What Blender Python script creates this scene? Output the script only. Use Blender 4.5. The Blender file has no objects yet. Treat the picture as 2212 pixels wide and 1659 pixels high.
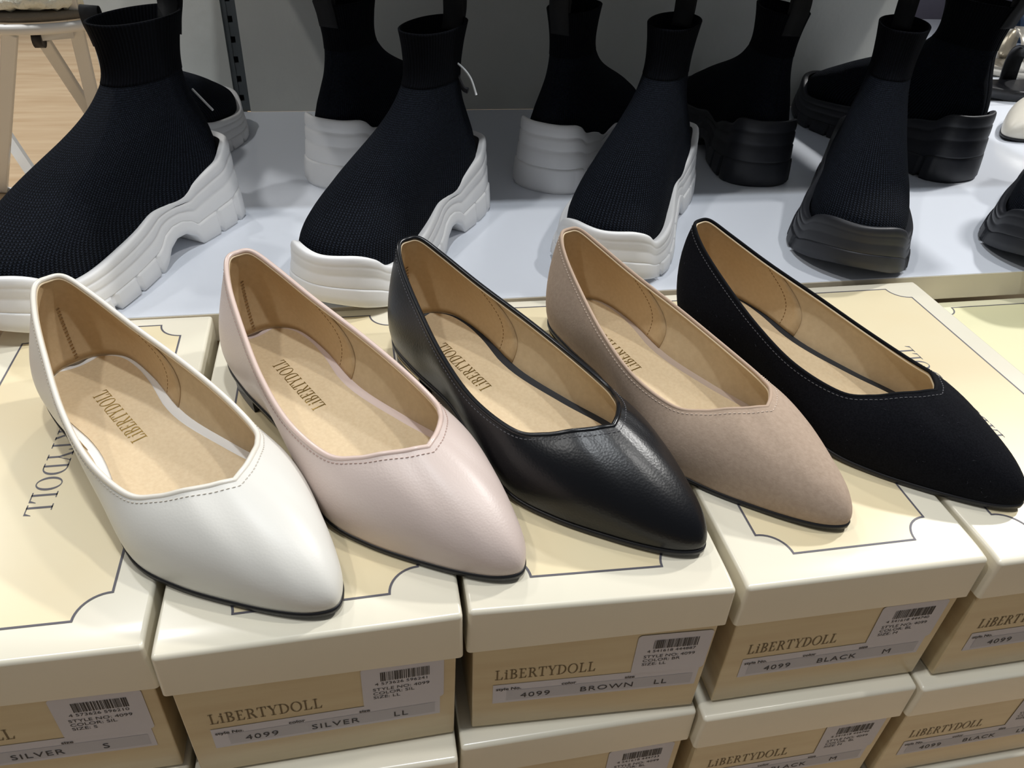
import bpy, bmesh, math, random
import numpy as np
from mathutils import Vector, Matrix, Euler

SC = bpy.context.scene
COL = SC.collection
R = math.radians
PI = math.pi

# ------------------------------------------------------------------ camera
cam_d = bpy.data.cameras.new('camera')
cam_d.sensor_width = 36.0
cam_d.lens = 1692.6 / 2212 * 36
cam_d.clip_start = 0.01
cam = bpy.data.objects.new('camera', cam_d)
COL.objects.link(cam)
cam.location = (0.12229773, -0.21052998, 0.28447488)
cam.rotation_euler = Euler((0.936607258, -0.0482320116, -0.185124373), 'XYZ')
SC.camera = cam

# ------------------------------------------------------------------ world, lamps, exposure
w = bpy.data.worlds.new('store_ambience')
SC.world = w
w.use_nodes = True
bg = w.node_tree.nodes['Background']
bg.inputs[0].default_value = (0.95, 0.97, 1.0, 1)
bg.inputs[1].default_value = 0.15

def lamp(name, loc, target, power, size=0.10, color=(1, .985, .955), cone=None):
    d = bpy.data.lights.new(name, 'SPOT')
    d.energy = power
    d.color = color
    d.shadow_soft_size = size / 2
    d.spot_size = R(cone or 70)
    d.spot_blend = 0.6
    o = bpy.data.objects.new(name, d)
    COL.objects.link(o)
    o.location = loc
    o.rotation_euler = (Vector(target) - Vector(loc)).to_track_quat('-Z', 'Y').to_euler()
    return o

lamp('ceiling_spotlight', (1.90, 1.00, 1.62), (.25, .12, 0), 114, .11, cone=60)
lamp('ceiling_spotlight', (0.30, 1.90, 1.78), (.20, .05, 0), 36, .12, cone=60)
lamp('ceiling_spotlight', (-0.55, 1.25, 1.80), (.15, .15, 0), 20, .09)
lamp('ceiling_spotlight', (1.25, 0.10, 2.0), (.3, .25, 0), 46, .09)
lamp('ceiling_spotlight', (-0.80, -.10, 2.0), (.1, .3, 0), 32, .09)
lamp('ceiling_spotlight', (0.25, -.05, 2.1), (.25, .2, 0), 54, .09, color=(.93, .97, 1))
lamp('ceiling_spotlight', (-1.6, 2.2, 2.0), (-.9, 2.0, -.6), 260, .2, cone=90)

SC.view_settings.view_transform = 'Standard'
SC.view_settings.look = 'None'
SC.view_settings.gamma = 1
SC.view_settings.use_curve_mapping = False
SC.view_settings.exposure = 0.0

# ------------------------------------------------------------------ materials
def srgb(r, g, b):
    f = lambda c: (c / 255 / 12.92) if c / 255 <= .04045 else ((c / 255 + .055) / 1.055) ** 2.4
    return (f(r), f(g), f(b), 1)

MATS = {}
def mat(name, color, rough=.5, metal=0, spec=.5, noise=None, bump=None, coat=0, sheen=0, uvpat=None, coat_rough=.2):
    """noise=(scale, colour2, (stretch), contrast); bump=(kind, scale, strength[, distance])"""
    if name in MATS: return MATS[name]
    m = bpy.data.materials.new(name); MATS[name] = m
    m.use_nodes = True
    nt = m.node_tree; N = nt.nodes; L = nt.links
    b = N['Principled BSDF']
    b.inputs['Base Color'].default_value = color
    b.inputs['Roughness'].default_value = rough
    b.inputs['Metallic'].default_value = metal
    b.inputs['Specular IOR Level'].default_value = spec
    b.inputs['Coat Weight'].default_value = coat
    b.inputs['Coat Roughness'].default_value = coat_rough
    if sheen:
        b.inputs['Sheen Weight'].default_value = sheen
        b.inputs['Sheen Roughness'].default_value = .45
        b.inputs['Sheen Tint'].default_value = color
    tc = N.new('ShaderNodeTexCoord')
    def mapped(stretch):
        mp = N.new('ShaderNodeMapping'); mp.inputs['Scale'].default_value = stretch
        L.new(tc.outputs['Object'], mp.inputs['Vector']); return mp.outputs['Vector']
    if noise:
        sc, c2, st = noise[:3]
        n = N.new('ShaderNodeTexNoise'); n.inputs['Scale'].default_value = sc; n.inputs['Detail'].default_value = 6
        L.new(mapped(st), n.inputs['Vector'])
        r = N.new('ShaderNodeValToRGB')
        k = noise[3] if len(noise) > 3 else .2
        r.color_ramp.elements[0].position = .5 - k; r.color_ramp.elements[1].position = .5 + k
        r.color_ramp.elements[0].color = color; r.color_ramp.elements[1].color = c2
        L.new(n.outputs['Fac'], r.inputs['Fac']); L.new(r.outputs['Color'], b.inputs['Base Color'])
    if bump:
        kind, sc, stg = bump[:3]
        st = bump[4] if len(bump) > 4 else (1, 1, 1)
        if kind == 'voronoi':
            t = N.new('ShaderNodeTexVoronoi'); t.inputs['Scale'].default_value = sc; out = t.outputs['Distance']
            L.new(mapped(st), t.inputs['Vector'])
        else:
            t = N.new('ShaderNodeTexNoise'); t.inputs['Scale'].default_value = sc; t.inputs['Detail'].default_value = 4; out = t.outputs['Fac']
            L.new(mapped(st), t.inputs['Vector'])
        bp = N.new('ShaderNodeBump'); bp.inputs['Strength'].default_value = stg
        bp.inputs['Distance'].default_value = bump[3] if len(bump) > 3 else .0005
        L.new(out, bp.inputs['Height']); L.new(bp.outputs['Normal'], b.inputs['Normal'])
    return m

def knit(name, c1, c2, ribs):
    """knitted fabric on a UV map: u runs round the sock, v along it"""
    m = bpy.data.materials.new(name); MATS[name] = m
    m.use_nodes = True
    nt = m.node_tree; N = nt.nodes; L = nt.links
    b = N['Principled BSDF']; b.inputs['Roughness'].default_value = .85; b.inputs['Specular IOR Level'].default_value = .08
    uv = N.new('ShaderNodeUVMap'); uv.uv_map = 'UVMap'
    sep = N.new('ShaderNodeSeparateXYZ'); L.new(uv.outputs['UV'], sep.inputs[0])
    def wave(sock, k, phase=None):
        a = N.new('ShaderNodeMath'); a.operation = 'MULTIPLY'; a.inputs[1].default_value = k
        L.new(sock, a.inputs[0]); o = a.outputs[0]
        if phase is not None:
            ad = N.new('ShaderNodeMath'); ad.operation = 'ADD'; L.new(o, ad.inputs[0]); L.new(phase, ad.inputs[1]); o = ad.outputs[0]
        s = N.new('ShaderNodeMath'); s.operation = 'SINE'; L.new(o, s.inputs[0]); return s.outputs[0]
    if ribs:
        h = wave(sep.outputs['X'], 2 * PI * 70)
        fac = h
    else:
        c = wave(sep.outputs['X'], 2 * PI * 160)
        ph = N.new('ShaderNodeMath'); ph.operation = 'MULTIPLY'; ph.inputs[1].default_value = 1.6; L.new(c, ph.inputs[0])
        r_ = wave(sep.outputs['Y'], 2 * PI * 225, ph.outputs[0])
        mul = N.new('ShaderNodeMath'); mul.operation = 'ADD'; L.new(c, mul.inputs[0]); L.new(r_, mul.inputs[1])
        h = mul.outputs[0]; fac = h
    mr = N.new('ShaderNodeMapRange'); mr.inputs['From Min'].default_value = -1.2; mr.inputs['From Max'].default_value = 1.8
    L.new(fac, mr.inputs['Value'])
    vo = N.new('ShaderNodeTexNoise'); vo.inputs['Scale'].default_value = 900
    tc = N.new('ShaderNodeTexCoord'); L.new(tc.outputs['Object'], vo.inputs['Vector'])
    mm = N.new('ShaderNodeMath'); mm.operation = 'MULTIPLY'; L.new(mr.outputs[0], mm.inputs[0]); L.new(vo.outputs['Fac'], mm.inputs[1])
    rp = N.new('ShaderNodeValToRGB')
    rp.color_ramp.elements[0].color = c1; rp.color_ramp.elements[1].color = c2
    rp.color_ramp.elements[0].position = .12; rp.color_ramp.elements[1].position = .7
    L.new(mm.outputs[0], rp.inputs['Fac']); L.new(rp.outputs['Color'], b.inputs['Base Color'])
    bp = N.new('ShaderNodeBump'); bp.inputs['Strength'].default_value = .4; bp.inputs['Distance'].default_value = .0006
    L.new(h, bp.inputs['Height']); L.new(bp.outputs['Normal'], b.inputs['Normal'])
    return m

# ------------------------------------------------------------------ mesh helpers
class MB:
    def __init__(s):
        s.v = []; s.f = []; s.m = []; s.uv = None
    def add(s, verts, faces, m=0):
        o = len(s.v); s.v.extend([tuple(map(float, p)) for p in verts])
        s.f.extend([tuple(i + o for i in f) for f in faces]); s.m.extend([m] * len(faces)); return o
    def grid(s, G, close_u=False, m=0, flip=False):
        G = np.asarray(G, float); nu, nv = G.shape[:2]
        F = []
        for i in range(nu if close_u else nu - 1):
            j = (i + 1) % nu
            for k in range(nv - 1):
                q = (i * nv + k, j * nv + k, j * nv + k + 1, i * nv + k + 1)
                F.append(q[::-1] if flip else q)
        return s.add(G.reshape(-1, 3), F, m)
    def box(s, c, d, rot=None, m=0):
        V = []
        for x in (-.5, .5):
            for y in (-.5, .5):
                for z in (-.5, .5):
                    p = Vector((x * d[0], y * d[1], z * d[2]))
                    if rot is not None: p = rot @ p
                    V.append(p + Vector(c))
        s.add(V, [(0, 1, 3, 2), (4, 6, 7, 5), (0, 4, 5, 1), (2, 3, 7, 6), (0, 2, 6, 4), (1, 5, 7, 3)], m)
    def bar(s, a, b, w_, t, up=(0, 0, 1), m=0):
        a = Vector(a); b = Vector(b); z = (b - a).normalized()
        x = Vector(up).cross(z)
        if x.length < 1e-4: x = Vector((1, 0, 0)).cross(z)
        x.normalize(); y = z.cross(x)
        rot = Matrix((x, y, z)).transposed()
        s.box((a + b) / 2, (w_, t, (b - a).length), rot, m)
    def tube(s, pts, r, n=8, closed=False, m=0, caps=True):
        pts = [Vector(p) for p in pts]; k = len(pts); rings = []
        rr = r if hasattr(r, '__len__') else [r] * k
        ref = None
        for i in range(k):
            if closed: t = pts[(i + 1) % k] - pts[i - 1]
            else: t = pts[min(i + 1, k - 1)] - pts[max(i - 1, 0)]
            t.normalize()
            if ref is None:
                ref = Vector((0, 0, 1)) if abs(t.z) < .9 else Vector((1, 0, 0))
            x = ref - t * ref.dot(t); x.normalize(); ref = x
            y = t.cross(x)
            rings.append([pts[i] + (x * math.cos(a) + y * math.sin(a)) * rr[i] for a in [2 * PI * j / n for j in range(n)]])
        F = []
        for i in range(k if closed else k - 1):
            i2 = (i + 1) % k
            for j in range(n):
                F.append((i * n + j, i2 * n + j, i2 * n + (j + 1) % n, i * n + (j + 1) % n)[::-1])
        if not closed and caps:
            F.append(tuple(range(n))); F.append(tuple(range((k - 1) * n, k * n))[::-1])
        s.add([p for ring in rings for p in ring], F, m)
    def build(s, name, mats, parent=None, smooth=True, loc=None):
        me = bpy.data.meshes.new(name)
        me.from_pydata(s.v, [], s.f)
        for q in (mats if isinstance(mats, (list, tuple)) else [mats]): me.materials.append(q)
        me.polygons.foreach_set('material_index', s.m)
        me.polygons.foreach_set('use_smooth', [bool(smooth)] * len(s.f))
        if s.uv is not None:
            ul = me.uv_layers.new(name='UVMap')
            li = np.zeros(len(me.loops), dtype=np.int32); me.loops.foreach_get('vertex_index', li)
            ul.data.foreach_set('uv', np.asarray(s.uv, float)[li].reshape(-1))
        me.update()
        o = bpy.data.objects.new(name, me); COL.objects.link(o)
        if parent: o.parent = parent
        if loc is not None: o.location = loc
        return o

def fix_normals(o):
    bm = bmesh.new(); bm.from_mesh(o.data); bmesh.ops.recalc_face_normals(bm, faces=bm.faces); bm.to_mesh(o.data); bm.free()

def thing(name, label, cat, loc=(0, 0, 0), rz=0, group=None, scale=1):
    o = bpy.data.objects.new(name, None); COL.objects.link(o)
    o.empty_display_size = .02
    o.location = loc; o.rotation_euler = (0, 0, rz); o.scale = (scale,) * 3
    o['label'] = label; o['category'] = cat
    if group: o['group'] = group
    return o
def tag(o, label, cat, group=None):
    o['label'] = label; o['category'] = cat
    if group: o['group'] = group
    return o
def structure(o): o['kind'] = 'structure'; return o
def kids(o): return [c for c in bpy.data.objects if c.parent == o]
def copy_tree(root, label, loc, rz, scale=1, group=None):
    r = root.copy(); COL.objects.link(r); r.location = loc; r.rotation_euler = (0, 0, rz); r.scale = (scale,) * 3
    r['label'] = label
    if group: r['group'] = group
    for ch in kids(root):
        c = ch.copy(); COL.objects.link(c); c.parent = r
        for g in kids(ch):
            d = g.copy(); COL.objects.link(d); d.parent = c
    return r

def spl(P, n=8, first=None, last=None):
    P = np.asarray(P, float); m = len(P); out = []
    for i in range(m - 1):
        p0 = P[i - 1] if i > 0 else (first if first is not None else 2 * P[0] - P[1])
        p1 = P[i]; p2 = P[i + 1]
        p3 = P[i + 2] if i + 2 < m else (last if last is not None else 2 * P[-1] - P[-2])
        for j in range(n):
            t = j / n
            out.append(.5 * ((2 * p1) + (-p0 + p2) * t + (2 * p0 - 5 * p1 + 4 * p2 - p3) * t * t + (-p0 + 3 * p1 - 3 * p2 + p3) * t ** 3))
    out.append(P[-1]); return np.array(out)

# ------------------------------------------------------------------ lettering
def arc_strip(cx, cy, ro, ri, a0, a1, n=14):
    V = []; F = []
    for i in range(n + 1):
        a = a0 + (a1 - a0) * i / n
        V.append((cx + ro[0] * math.cos(a), cy + ro[1] * math.sin(a))); V.append((cx + ri[0] * math.cos(a), cy + ri[1] * math.sin(a)))
    for i in range(n): F.append((2 * i + 1, 2 * i + 3, 2 * i + 2, 2 * i)[::-1])
    return V, F
def q(x0, y0, x1, y1): return ([(x0, y0), (x1, y0), (x1, y1), (x0, y1)], [(0, 1, 2, 3)])
def poly(*p): return (list(p), [tuple(range(len(p)))])
T_ = .045
def glyph(ch):
    if ch == 'L': return .68, [q(.14, 0, .26, 1), q(.02, 0, .62, T_), q(.02, 1 - T_, .38, 1), poly((.5, T_), (.62, T_), (.66, .28), (.63, .28))]
    if ch == 'i': return .40, [q(.14, 0, .26, .72), q(.02, 0, .38, T_), q(.02, .72 - T_, .26, .72), poly((.2, .79), (.29, .9), (.2, 1.01), (.11, .9))]
    if ch == 'B': return .70, [q(.12, 0, .24, 1), q(.0, 0, .3, T_), q(.0, 1 - T_, .3, 1), q(.24, .5, .32, .5 + T_),
                              arc_strip(.3, .75 + .01, (.27, .25), (.15, .20), -PI / 2, PI / 2), arc_strip(.3, .26, (.33, .265), (.20, .215), -PI / 2, PI / 2)]
    if ch == 'E': return .68, [q(.12, 0, .24, 1), q(.0, 0, .58, T_), q(.0, 1 - T_, .56, 1), q(.24, .5, .42, .5 + T_), q(.40, .42, .43, .62),
                              poly((.47, T_), (.58, T_), (.63, .25), (.6, .25)), poly((.46, 1 - T_), (.53, .78), (.56, .78), (.56, 1 - T_))]
    if ch == 'R': return .76, [q(.12, 0, .24, 1), q(.0, 0, .36, T_), q(.0, 1 - T_, .3, 1), q(.24, .48, .34, .48 + T_),
                              arc_strip(.3, .74, (.29, .26), (.17, .215), -PI / 2, PI / 2), poly((.32, .5), (.45, .5), (.74, 0), (.60, 0)), q(.56, 0, .78, T_)]
    if ch == 'T': return .70, [q(.29, 0, .41, 1), q(.17, 0, .53, T_), q(.02, 1 - T_, .68, 1), poly((.02, .75), (.05, .75), (.12, 1 - T_), (.02, 1 - T_)), poly((.68, .75), (.65, .75), (.58, 1 - T_), (.68, 1 - T_))[0:2]]
    if ch == 'Y': return .74, [q(.32, 0, .44, .48), q(.20, 0, .56, T_), poly((.32, .48), (.44, .48), (.20, 1), (.06, 1)), poly((.38, .44), (.44, .48), (.66, 1), (.61, 1)), q(.0, 1 - T_, .30, 1), q(.52, 1 - T_, .76, 1)]
    if ch == 'D': return .82, [q(.12, 0, .24, 1), q(.0, 0, .34, T_), q(.0, 1 - T_, .34, 1), arc_strip(.3, .5, (.46, .5), (.33, .455), -PI / 2, PI / 2)]
    if ch == 'O': return .86, [arc_strip(.42, .5, (.42, .52), (.29, .475), 0, 2 * PI, 32)]
    return .3, []
def serif_word(word, gap=.05):
    V = []; F = []; x = 0
    for ch in word:
        adv, parts = glyph(ch)
        for pv, pf in parts:
            o = len(V); V += [(a + x, b) for a, b in pv]; F += [tuple(i + o for i in f) for f in pf]
        x += adv + gap
    return V, F, x - gap
BRAND = serif_word('LiBERTYDOLL')

TXT = {}
def sans(text, bold=0, spacing=1.0):
    key = (text, bold, spacing)
    if key in TXT: return TXT[key]
    cu = bpy.data.curves.new('t', 'FONT'); cu.body = text; cu.size = 1.0; cu.space_character = spacing; cu.offset = bold
    cu.resolution_u = 3
    o = bpy.data.objects.new('t', cu); COL.objects.link(o)
    dg = bpy.context.evaluated_depsgraph_get(); dg.update()
    me = o.evaluated_get(dg).to_mesh()
    V = [(v.co.x, v.co.y) for v in me.vertices]; F = [tuple(p.vertices) for p in me.polygons]
    o.evaluated_get(dg).to_mesh_clear()
    bpy.data.objects.remove(o); bpy.data.curves.remove(cu)
    wd = max((a for a, b in V), default=0)
    TXT[key] = (V, F, wd); return TXT[key]
def put(mb, glyphs, fn, height, width=None, x0=0, y0=0, m=1, capscale=1.0):
    """lay flat lettering through fn(u, v) -> point; u, v in the surface's own units"""
    V, F, wd = glyphs
    sx = (width / wd) if width else height * capscale
    mb.add([fn(x0 + a * sx, y0 + b * height * capscale) for a, b in V], F, m)

# ------------------------------------------------------------------ the room
M_SHELF = mat('white_gloss_board', srgb(226, 231, 240), .16, spec=.5, bump=('noise', 60, .03, .0004))  # white board, the lights' cool bluish cast is put into its base colour
M_WALL = mat('grey_plaster_panel', srgb(204, 205, 199), .8, bump=('noise', 55, .35, .002), noise=(9, srgb(194, 195, 189), (1, 1, 1)))
M_FLOOR = mat('pale_wood_floor', srgb(214, 190, 156), .45, noise=(3.0, srgb(190, 160, 124), (1.2, 9, 1), .25))
M_STRIP = mat('slotted_steel', srgb(96, 102, 104), .45, metal=.5)
M_DARK = mat('painted_slot_shade', srgb(14, 15, 16), .9)
M_CREAM_EDGE = mat('cream_shelf_edge', srgb(226, 216, 196), .4)

b = MB(); b.box((.2, 1.6, -.61), (9, 9, .02)); structure(b.build('floor', M_FLOOR, smooth=False))

def rounded(o, wd=.0015, seg=2):
    md = o.modifiers.new('bevel', 'BEVEL'); md.width = wd; md.segments = seg; md.limit_method = 'ANGLE'; return o

b = MB(); b.box((.70, .4865, -.011), (1.67, .431, .022)); b.box((.70, .2713, -.0115), (1.67, .0012, .022), m=1)
o = rounded(b.build('display_shelf', [M_SHELF, M_CREAM_EDGE], smooth=False), .0006)
structure(o)
b = MB(); b.box((.06 + .64, .50, -.311), (1.60, .38, .578)); o = b.build('display_base', M_CREAM_EDGE, smooth=False); structure(o)
b = MB(); b.box((.2, .13, -.445), (1.1, .23, .31)); o = b.build('display_plinth', M_CREAM_EDGE, smooth=False); structure(o)
b = MB(); b.box((-.0665, .712, .26), (.129, .02, .52)); structure(b.build('wall_left', M_WALL, smooth=False))
b = MB(); b.box((.401, .712, .26), (.776, .02, .52)); structure(b.build('wall_back', M_WALL, smooth=False))
# slotted upright between the panels
b = MB()
b.box((.0060, .7135, .26), (.016, .004, .52), m=1)  # black backing sheet, paints the shade seen through the slots
for sx in (.0001, .0107): b.box((sx, .708, .26), (.0058, .008, .52))
for k in range(27): b.box((.0054, .708, .004 + k * .020), (.0060, .006, .0135))
structure(b.build('trim_1', [M_STRIP, M_DARK], smooth=False))
# the next shelf up (above the picture), it shades the back of this one
b = MB(); b.box((.395, .5425, .245), (.77, .315, .02)); structure(rounded(b.build('display_shelf', [M_SHELF], smooth=False), .001))

# ------------------------------------------------------------------ shoe boxes
M_LID = mat('cream_pearl_card', srgb(235, 230, 211), .26, spec=.5, noise=(14, srgb(240, 232, 212), (1, 1, 1)), bump=('noise', 40, .04, .0006), coat=.35, coat_rough=.15)
M_PANEL = mat('pale_yellow_print', srgb(238, 226, 191), .30, noise=(10, srgb(236, 218, 178), (1, 1, 1)), coat=.35, coat_rough=.15)
M_BODY = mat('tan_pearl_card', srgb(206, 184, 144), .30, noise=(16, srgb(220, 204, 166), (.6, .6, 5)), bump=('noise', 30, .05, .0006, (1, 1, 6)), coat=.3, coat_rough=.2)
M_LINE = mat('grey_print_line', srgb(92, 90, 98), .5)
M_INK = mat('brown_print_ink', srgb(104, 84, 50), .5)
M_BLACKINK = mat('black_ink', srgb(40, 38, 44), .6)
M_STICK = mat('white_sticker_paper', srgb(216, 214, 222), .5)
M_TAPE = mat('matte_clear_tape', srgb(198, 197, 204), .6)
M_KRAFT = mat('kraft_card', srgb(168, 122, 62), .6)
M_YLID = mat('plain_yellow_card', srgb(240, 236, 204), .4)
M_YPANEL = mat('yellow_green_print', srgb(230, 226, 184), .4)

W, LEN, HL, HB = .1290, .2630, .0283, .0980

def bil(A, B_, C, D, u, v):   # u along A->B / D->C ; v from A->D
    A, B_, C, D = map(np.asarray, (A, B_, C, D))
    return (1 - v) * ((1 - u) * A + u * B_) + v * ((1 - u) * D + u * C)

BARS = {}
def bars(seed):
    rnd = random.Random(seed); x = 0; out = []
    while x < 95:
        wd = rnd.choice((1, 1, 2, 3)); out.append((x, min(95, x + wd))); x += wd + rnd.choice((1, 1, 2))
    return out

def shoe_box(label, fl, fr, z, hl=(HL, HL), body=None, group=None, info=None, text_dir=1, back=None, lid=M_LID, panel=M_PANEL, logo=True, wd=None, length=LEN, notch=.0137, seed=0, hb=HB):
    fl = np.array([fl[0], fl[1], 0.]); fr = np.array([fr[0], fr[1], 0.])
    base = np.array([(fl[0] + fr[0]) / 2, (fl[1] + fr[1]) / 2, z - hb])
    root = thing('shoe_box', label, 'box', tuple(base), 0, group)
    up = np.array([0, 0, hb])
    d = (fr - fl) / np.linalg.norm(fr - fl); n = np.array([-d[1], d[0], 0])
    FL = fl - base; FR = fr - base; FL[2] = FR[2] = hb
    if back is None: BL = FL + n * length; BR = FR + n * length
    else: BL = np.array([back[0][0], back[0][1], z]) - base; BR = np.array([back[1][0], back[1][1], z]) - base
    # lid
    mb = MB()
    lo = lambda p, h: p - np.array([0, 0, h])
    fx = d * .0006
    Ff, Fr_ = lo(FL, hl[0]) - fx, lo(FR, hl[1]) + fx
    bm = bmesh.new()
    lnv = np.linalg.norm(BL - FL)
    prof = [(0, .0012), (.0025, .00075), (.0055, .00036), (.009, .00012), (.0135, 0), (lnv * .5, 0), (lnv - .006, 0), (lnv, .0004)]
    rows_ = []
    for dv, dz in prof:
        t = dv / lnv
        rows_.append([bm.verts.new(tuple((1 - t) * a_ + t * b_ - np.array([0, 0, dz]))) for a_, b_ in ((FL, BL), (FR, BR))])
    vf = [bm.verts.new(tuple(p)) for p in (Ff, Fr_, lo(BR, HL), lo(BL, HL))]
    for r0, r1 in zip(rows_, rows_[1:]): bm.faces.new((r0[0], r0[1], r1[1], r1[0]))
    bm.faces.new((rows_[0][0], vf[0], vf[1], rows_[0][1]))
    bm.faces.new((rows_[-1][1], vf[2], vf[3], rows_[-1][0]))
    bm.faces.new([vf[0]] + [r[0] for r in rows_] + [vf[3]])
    bm.faces.new([vf[1]] + [vf[2]] + [r[1] for r in rows_[::-1]])
    bmesh.ops.recalc_face_normals(bm, faces=bm.faces)
    bm.normal_update()
    bmesh.ops.bevel(bm, geom=[e for e in bm.edges if len(e.link_faces) == 2 and e.calc_face_angle(0) > .5], offset=.0020, segments=4, affect='EDGES', profile=.5)
    bmesh.ops.recalc_face_normals(bm, faces=bm.faces)
    me = bpy.data.meshes.new('lid'); bm.to_mesh(me); bm.free()
    me.materials.append(lid)
    lo_ = bpy.data.objects.new('lid', me); COL.objects.link(lo_); lo_.parent = root
    for p in me.polygons: p.use_smooth = True
    md = lo_.modifiers.new('solid', 'SOLIDIFY'); md.thickness = .0011; md.offset = -1
    md = lo_.modifiers.new('wn', 'WEIGHTED_NORMAL'); md.keep_sharp = True
    # printed frame and name on the lid, a skin of ink
    wid = np.linalg.norm(FR - FL); ln = np.linalg.norm(BL - FL)
    def top(u, v, e=.00016):
        p = bil(FL, FR, BR, BL, u / wid, v / ln); return (p[0], p[1], p[2] + e)
    pr = MB()
    m0, m1, k = .0172, .0120, notch
    a, c = m0, wid - m0; y0, y1 = .0165, ln - .0105
    out = []
    def corner(cx, cy, a0, a1): return [(cx + k * math.cos(t), cy + k * math.sin(t)) for t in np.linspace(a0, a1, 12)]
    out += corner(a, y0, PI / 2, 0); out += corner(c, y0, PI, PI / 2); out += corner(c, y1, -PI / 2, -PI); out += corner(a, y1, 0, -PI / 2)
    cx, cy = wid / 2, ln / 2
    o_ = np.array(out)
    # panel tint
    F = [tuple(range(len(out)))]
    pr.add([top(x, y, .00010) for x, y in out], F, 0)
    nn = len(out); lw = .00055
    offs = []
    for i in range(nn):
        t0 = o_[i] - o_[i - 1]; t1 = o_[(i + 1) % nn] - o_[i]
        t0 /= np.linalg.norm(t0) + 1e-12; t1 /= np.linalg.norm(t1) + 1e-12
        nv = np.array([-(t0 + t1)[1], (t0 + t1)[0]]); nv /= np.linalg.norm(nv) + 1e-12
        cosh = max(.45, abs(nv @ np.array([-t1[1], t1[0]])))
        offs.append(nv * lw / cosh)
    V = []; F = []
    for i in range(nn):
        V.append(top(*(o_[i] + offs[i]), .0002)); V.append(top(*(o_[i] - offs[i]), .0002))
    for i in range(nn):
        j = (i + 1) % nn; F.append((2 * i, 2 * i + 1, 2 * j + 1, 2 * j))
    pr.add(V, F, 1)
    if logo:
        tl = .098; th = .0120
        if text_dir > 0: fn = lambda u, v: top(cx - th / 2 + v + .0025, cy + tl / 2 - u, .0002)     # reads towards the front
        else: fn = lambda u, v: top(cx + th / 2 - v - .0015, cy - tl / 2 + u, .0002)
        put(pr, BRAND, fn, th, tl, m=1)
    po = pr.build('printed_frame', [panel, M_LINE], lo_, smooth=False)
    # body
    ins = .0022
    bdl = body or ((0, 0), (0, 0))
    tz = -.004
    A = FL + d * ins + n * ins; B_ = FR - d * ins + n * ins; C = BR - d * ins - n * ins; D = BL + d * ins - n * ins
    lo2 = lambda p, dx=0: np.array([p[0] + dx, p[1], .0006])
    Vb = [lo(A, .004), lo(B_, .004), lo(C, .004), lo(D, .004), lo2(A, bdl[0][0]), lo2(B_, bdl[1][0]), lo2(C), lo2(D)]
    bm = bmesh.new(); vs = [bm.verts.new(tuple(p)) for p in Vb]
    for f in [(4, 7, 6, 5), (0, 4, 5, 1), (1, 5, 6, 2), (2, 6, 7, 3), (3, 7, 4, 0)]: bm.faces.new([vs[i] for i in f])
    bmesh.ops.recalc_face_normals(bm, faces=bm.faces)
    bmesh.ops.bevel(bm, geom=[e for e in bm.edges if len(e.link_faces) == 2], offset=.0009, segments=2, affect='EDGES', profile=.5)
    me = bpy.data.meshes.new('body'); bm.to_mesh(me); bm.free(); me.materials.append(M_BODY)
    for p in me.polygons: p.use_smooth = True
    bo = bpy.data.objects.new('body', me); COL.objects.link(bo); bo.parent = root
    md = bo.modifiers.new('solid', 'SOLIDIFY'); md.thickness = .0010; md.offset = -1
    md = bo.modifiers.new('wn', 'WEIGHTED_NORMAL')
    # print and stickers on the front
    if info:
        bh = hb - .004 - .0006
        def front(u, zz, e=.00015):       # u from lid-left edge, zz below lid top
            t = (zz - .004) / bh
            p = bil(Vb[0], Vb[1], Vb[5], Vb[4], (u - ins) / (wid - 2 * ins), t)
            return tuple(p - n * e)
        fn = lambda e: (lambda u, v: front(u, v, e))
        # brand line
        lg = MB(); put(lg, BRAND, lambda u, v: front(.0132 + u, .0572 - v * (1 - .0) - u * 0, .0002), .0076, .0505, m=0)
        lg.build('brand_print', [M_INK], bo, smooth=False)
        # style strip
        st = MB()
        def rect(mb, x0, z0, x1, z1, m, e): mb.add([front(x0, z1, e), front(x1, z1, e), front(x1, z0, e), front(x0, z0, e)], [(0, 1, 2, 3)], m)
        rect(st, .0125, .0614, .1190, .0770, 0, .0002)
        rect(st, .0170 if seed % 2 else .0195, .0668, .1165, .0752, 1, .00028)
        def word(mb, text, x, zz, h, wmax=None, m=2, bold=0, sp=1.0, e=.00045, stretch=1.25):
            g = sans(text, bold, sp)
            sx = h / .72 * stretch
            mb.add([front(x + a_ * sx, zz - b_ * h / .72, e) for a_, b_ in g[0]], g[1], m)
        word(st, 'style No.', .0140, .0660, .0020, bold=.025)
        word(st, 'color', .0472, .0660, .0020, bold=.025)
        word(st, 'size', .0800, .0660, .0020, bold=.025)
        word(st, info['no'], .0265, .0736, .0040, sp=1.15)
        word(st, info['color'], .0570, .0736, .0040, sp=1.15)
        word(st, info['size'], .0960, .0736, .0040, sp=1.15)
        st.build('size_label', [M_STICK, M_TAPE, M_BLACKINK], bo, smooth=False)
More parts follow.
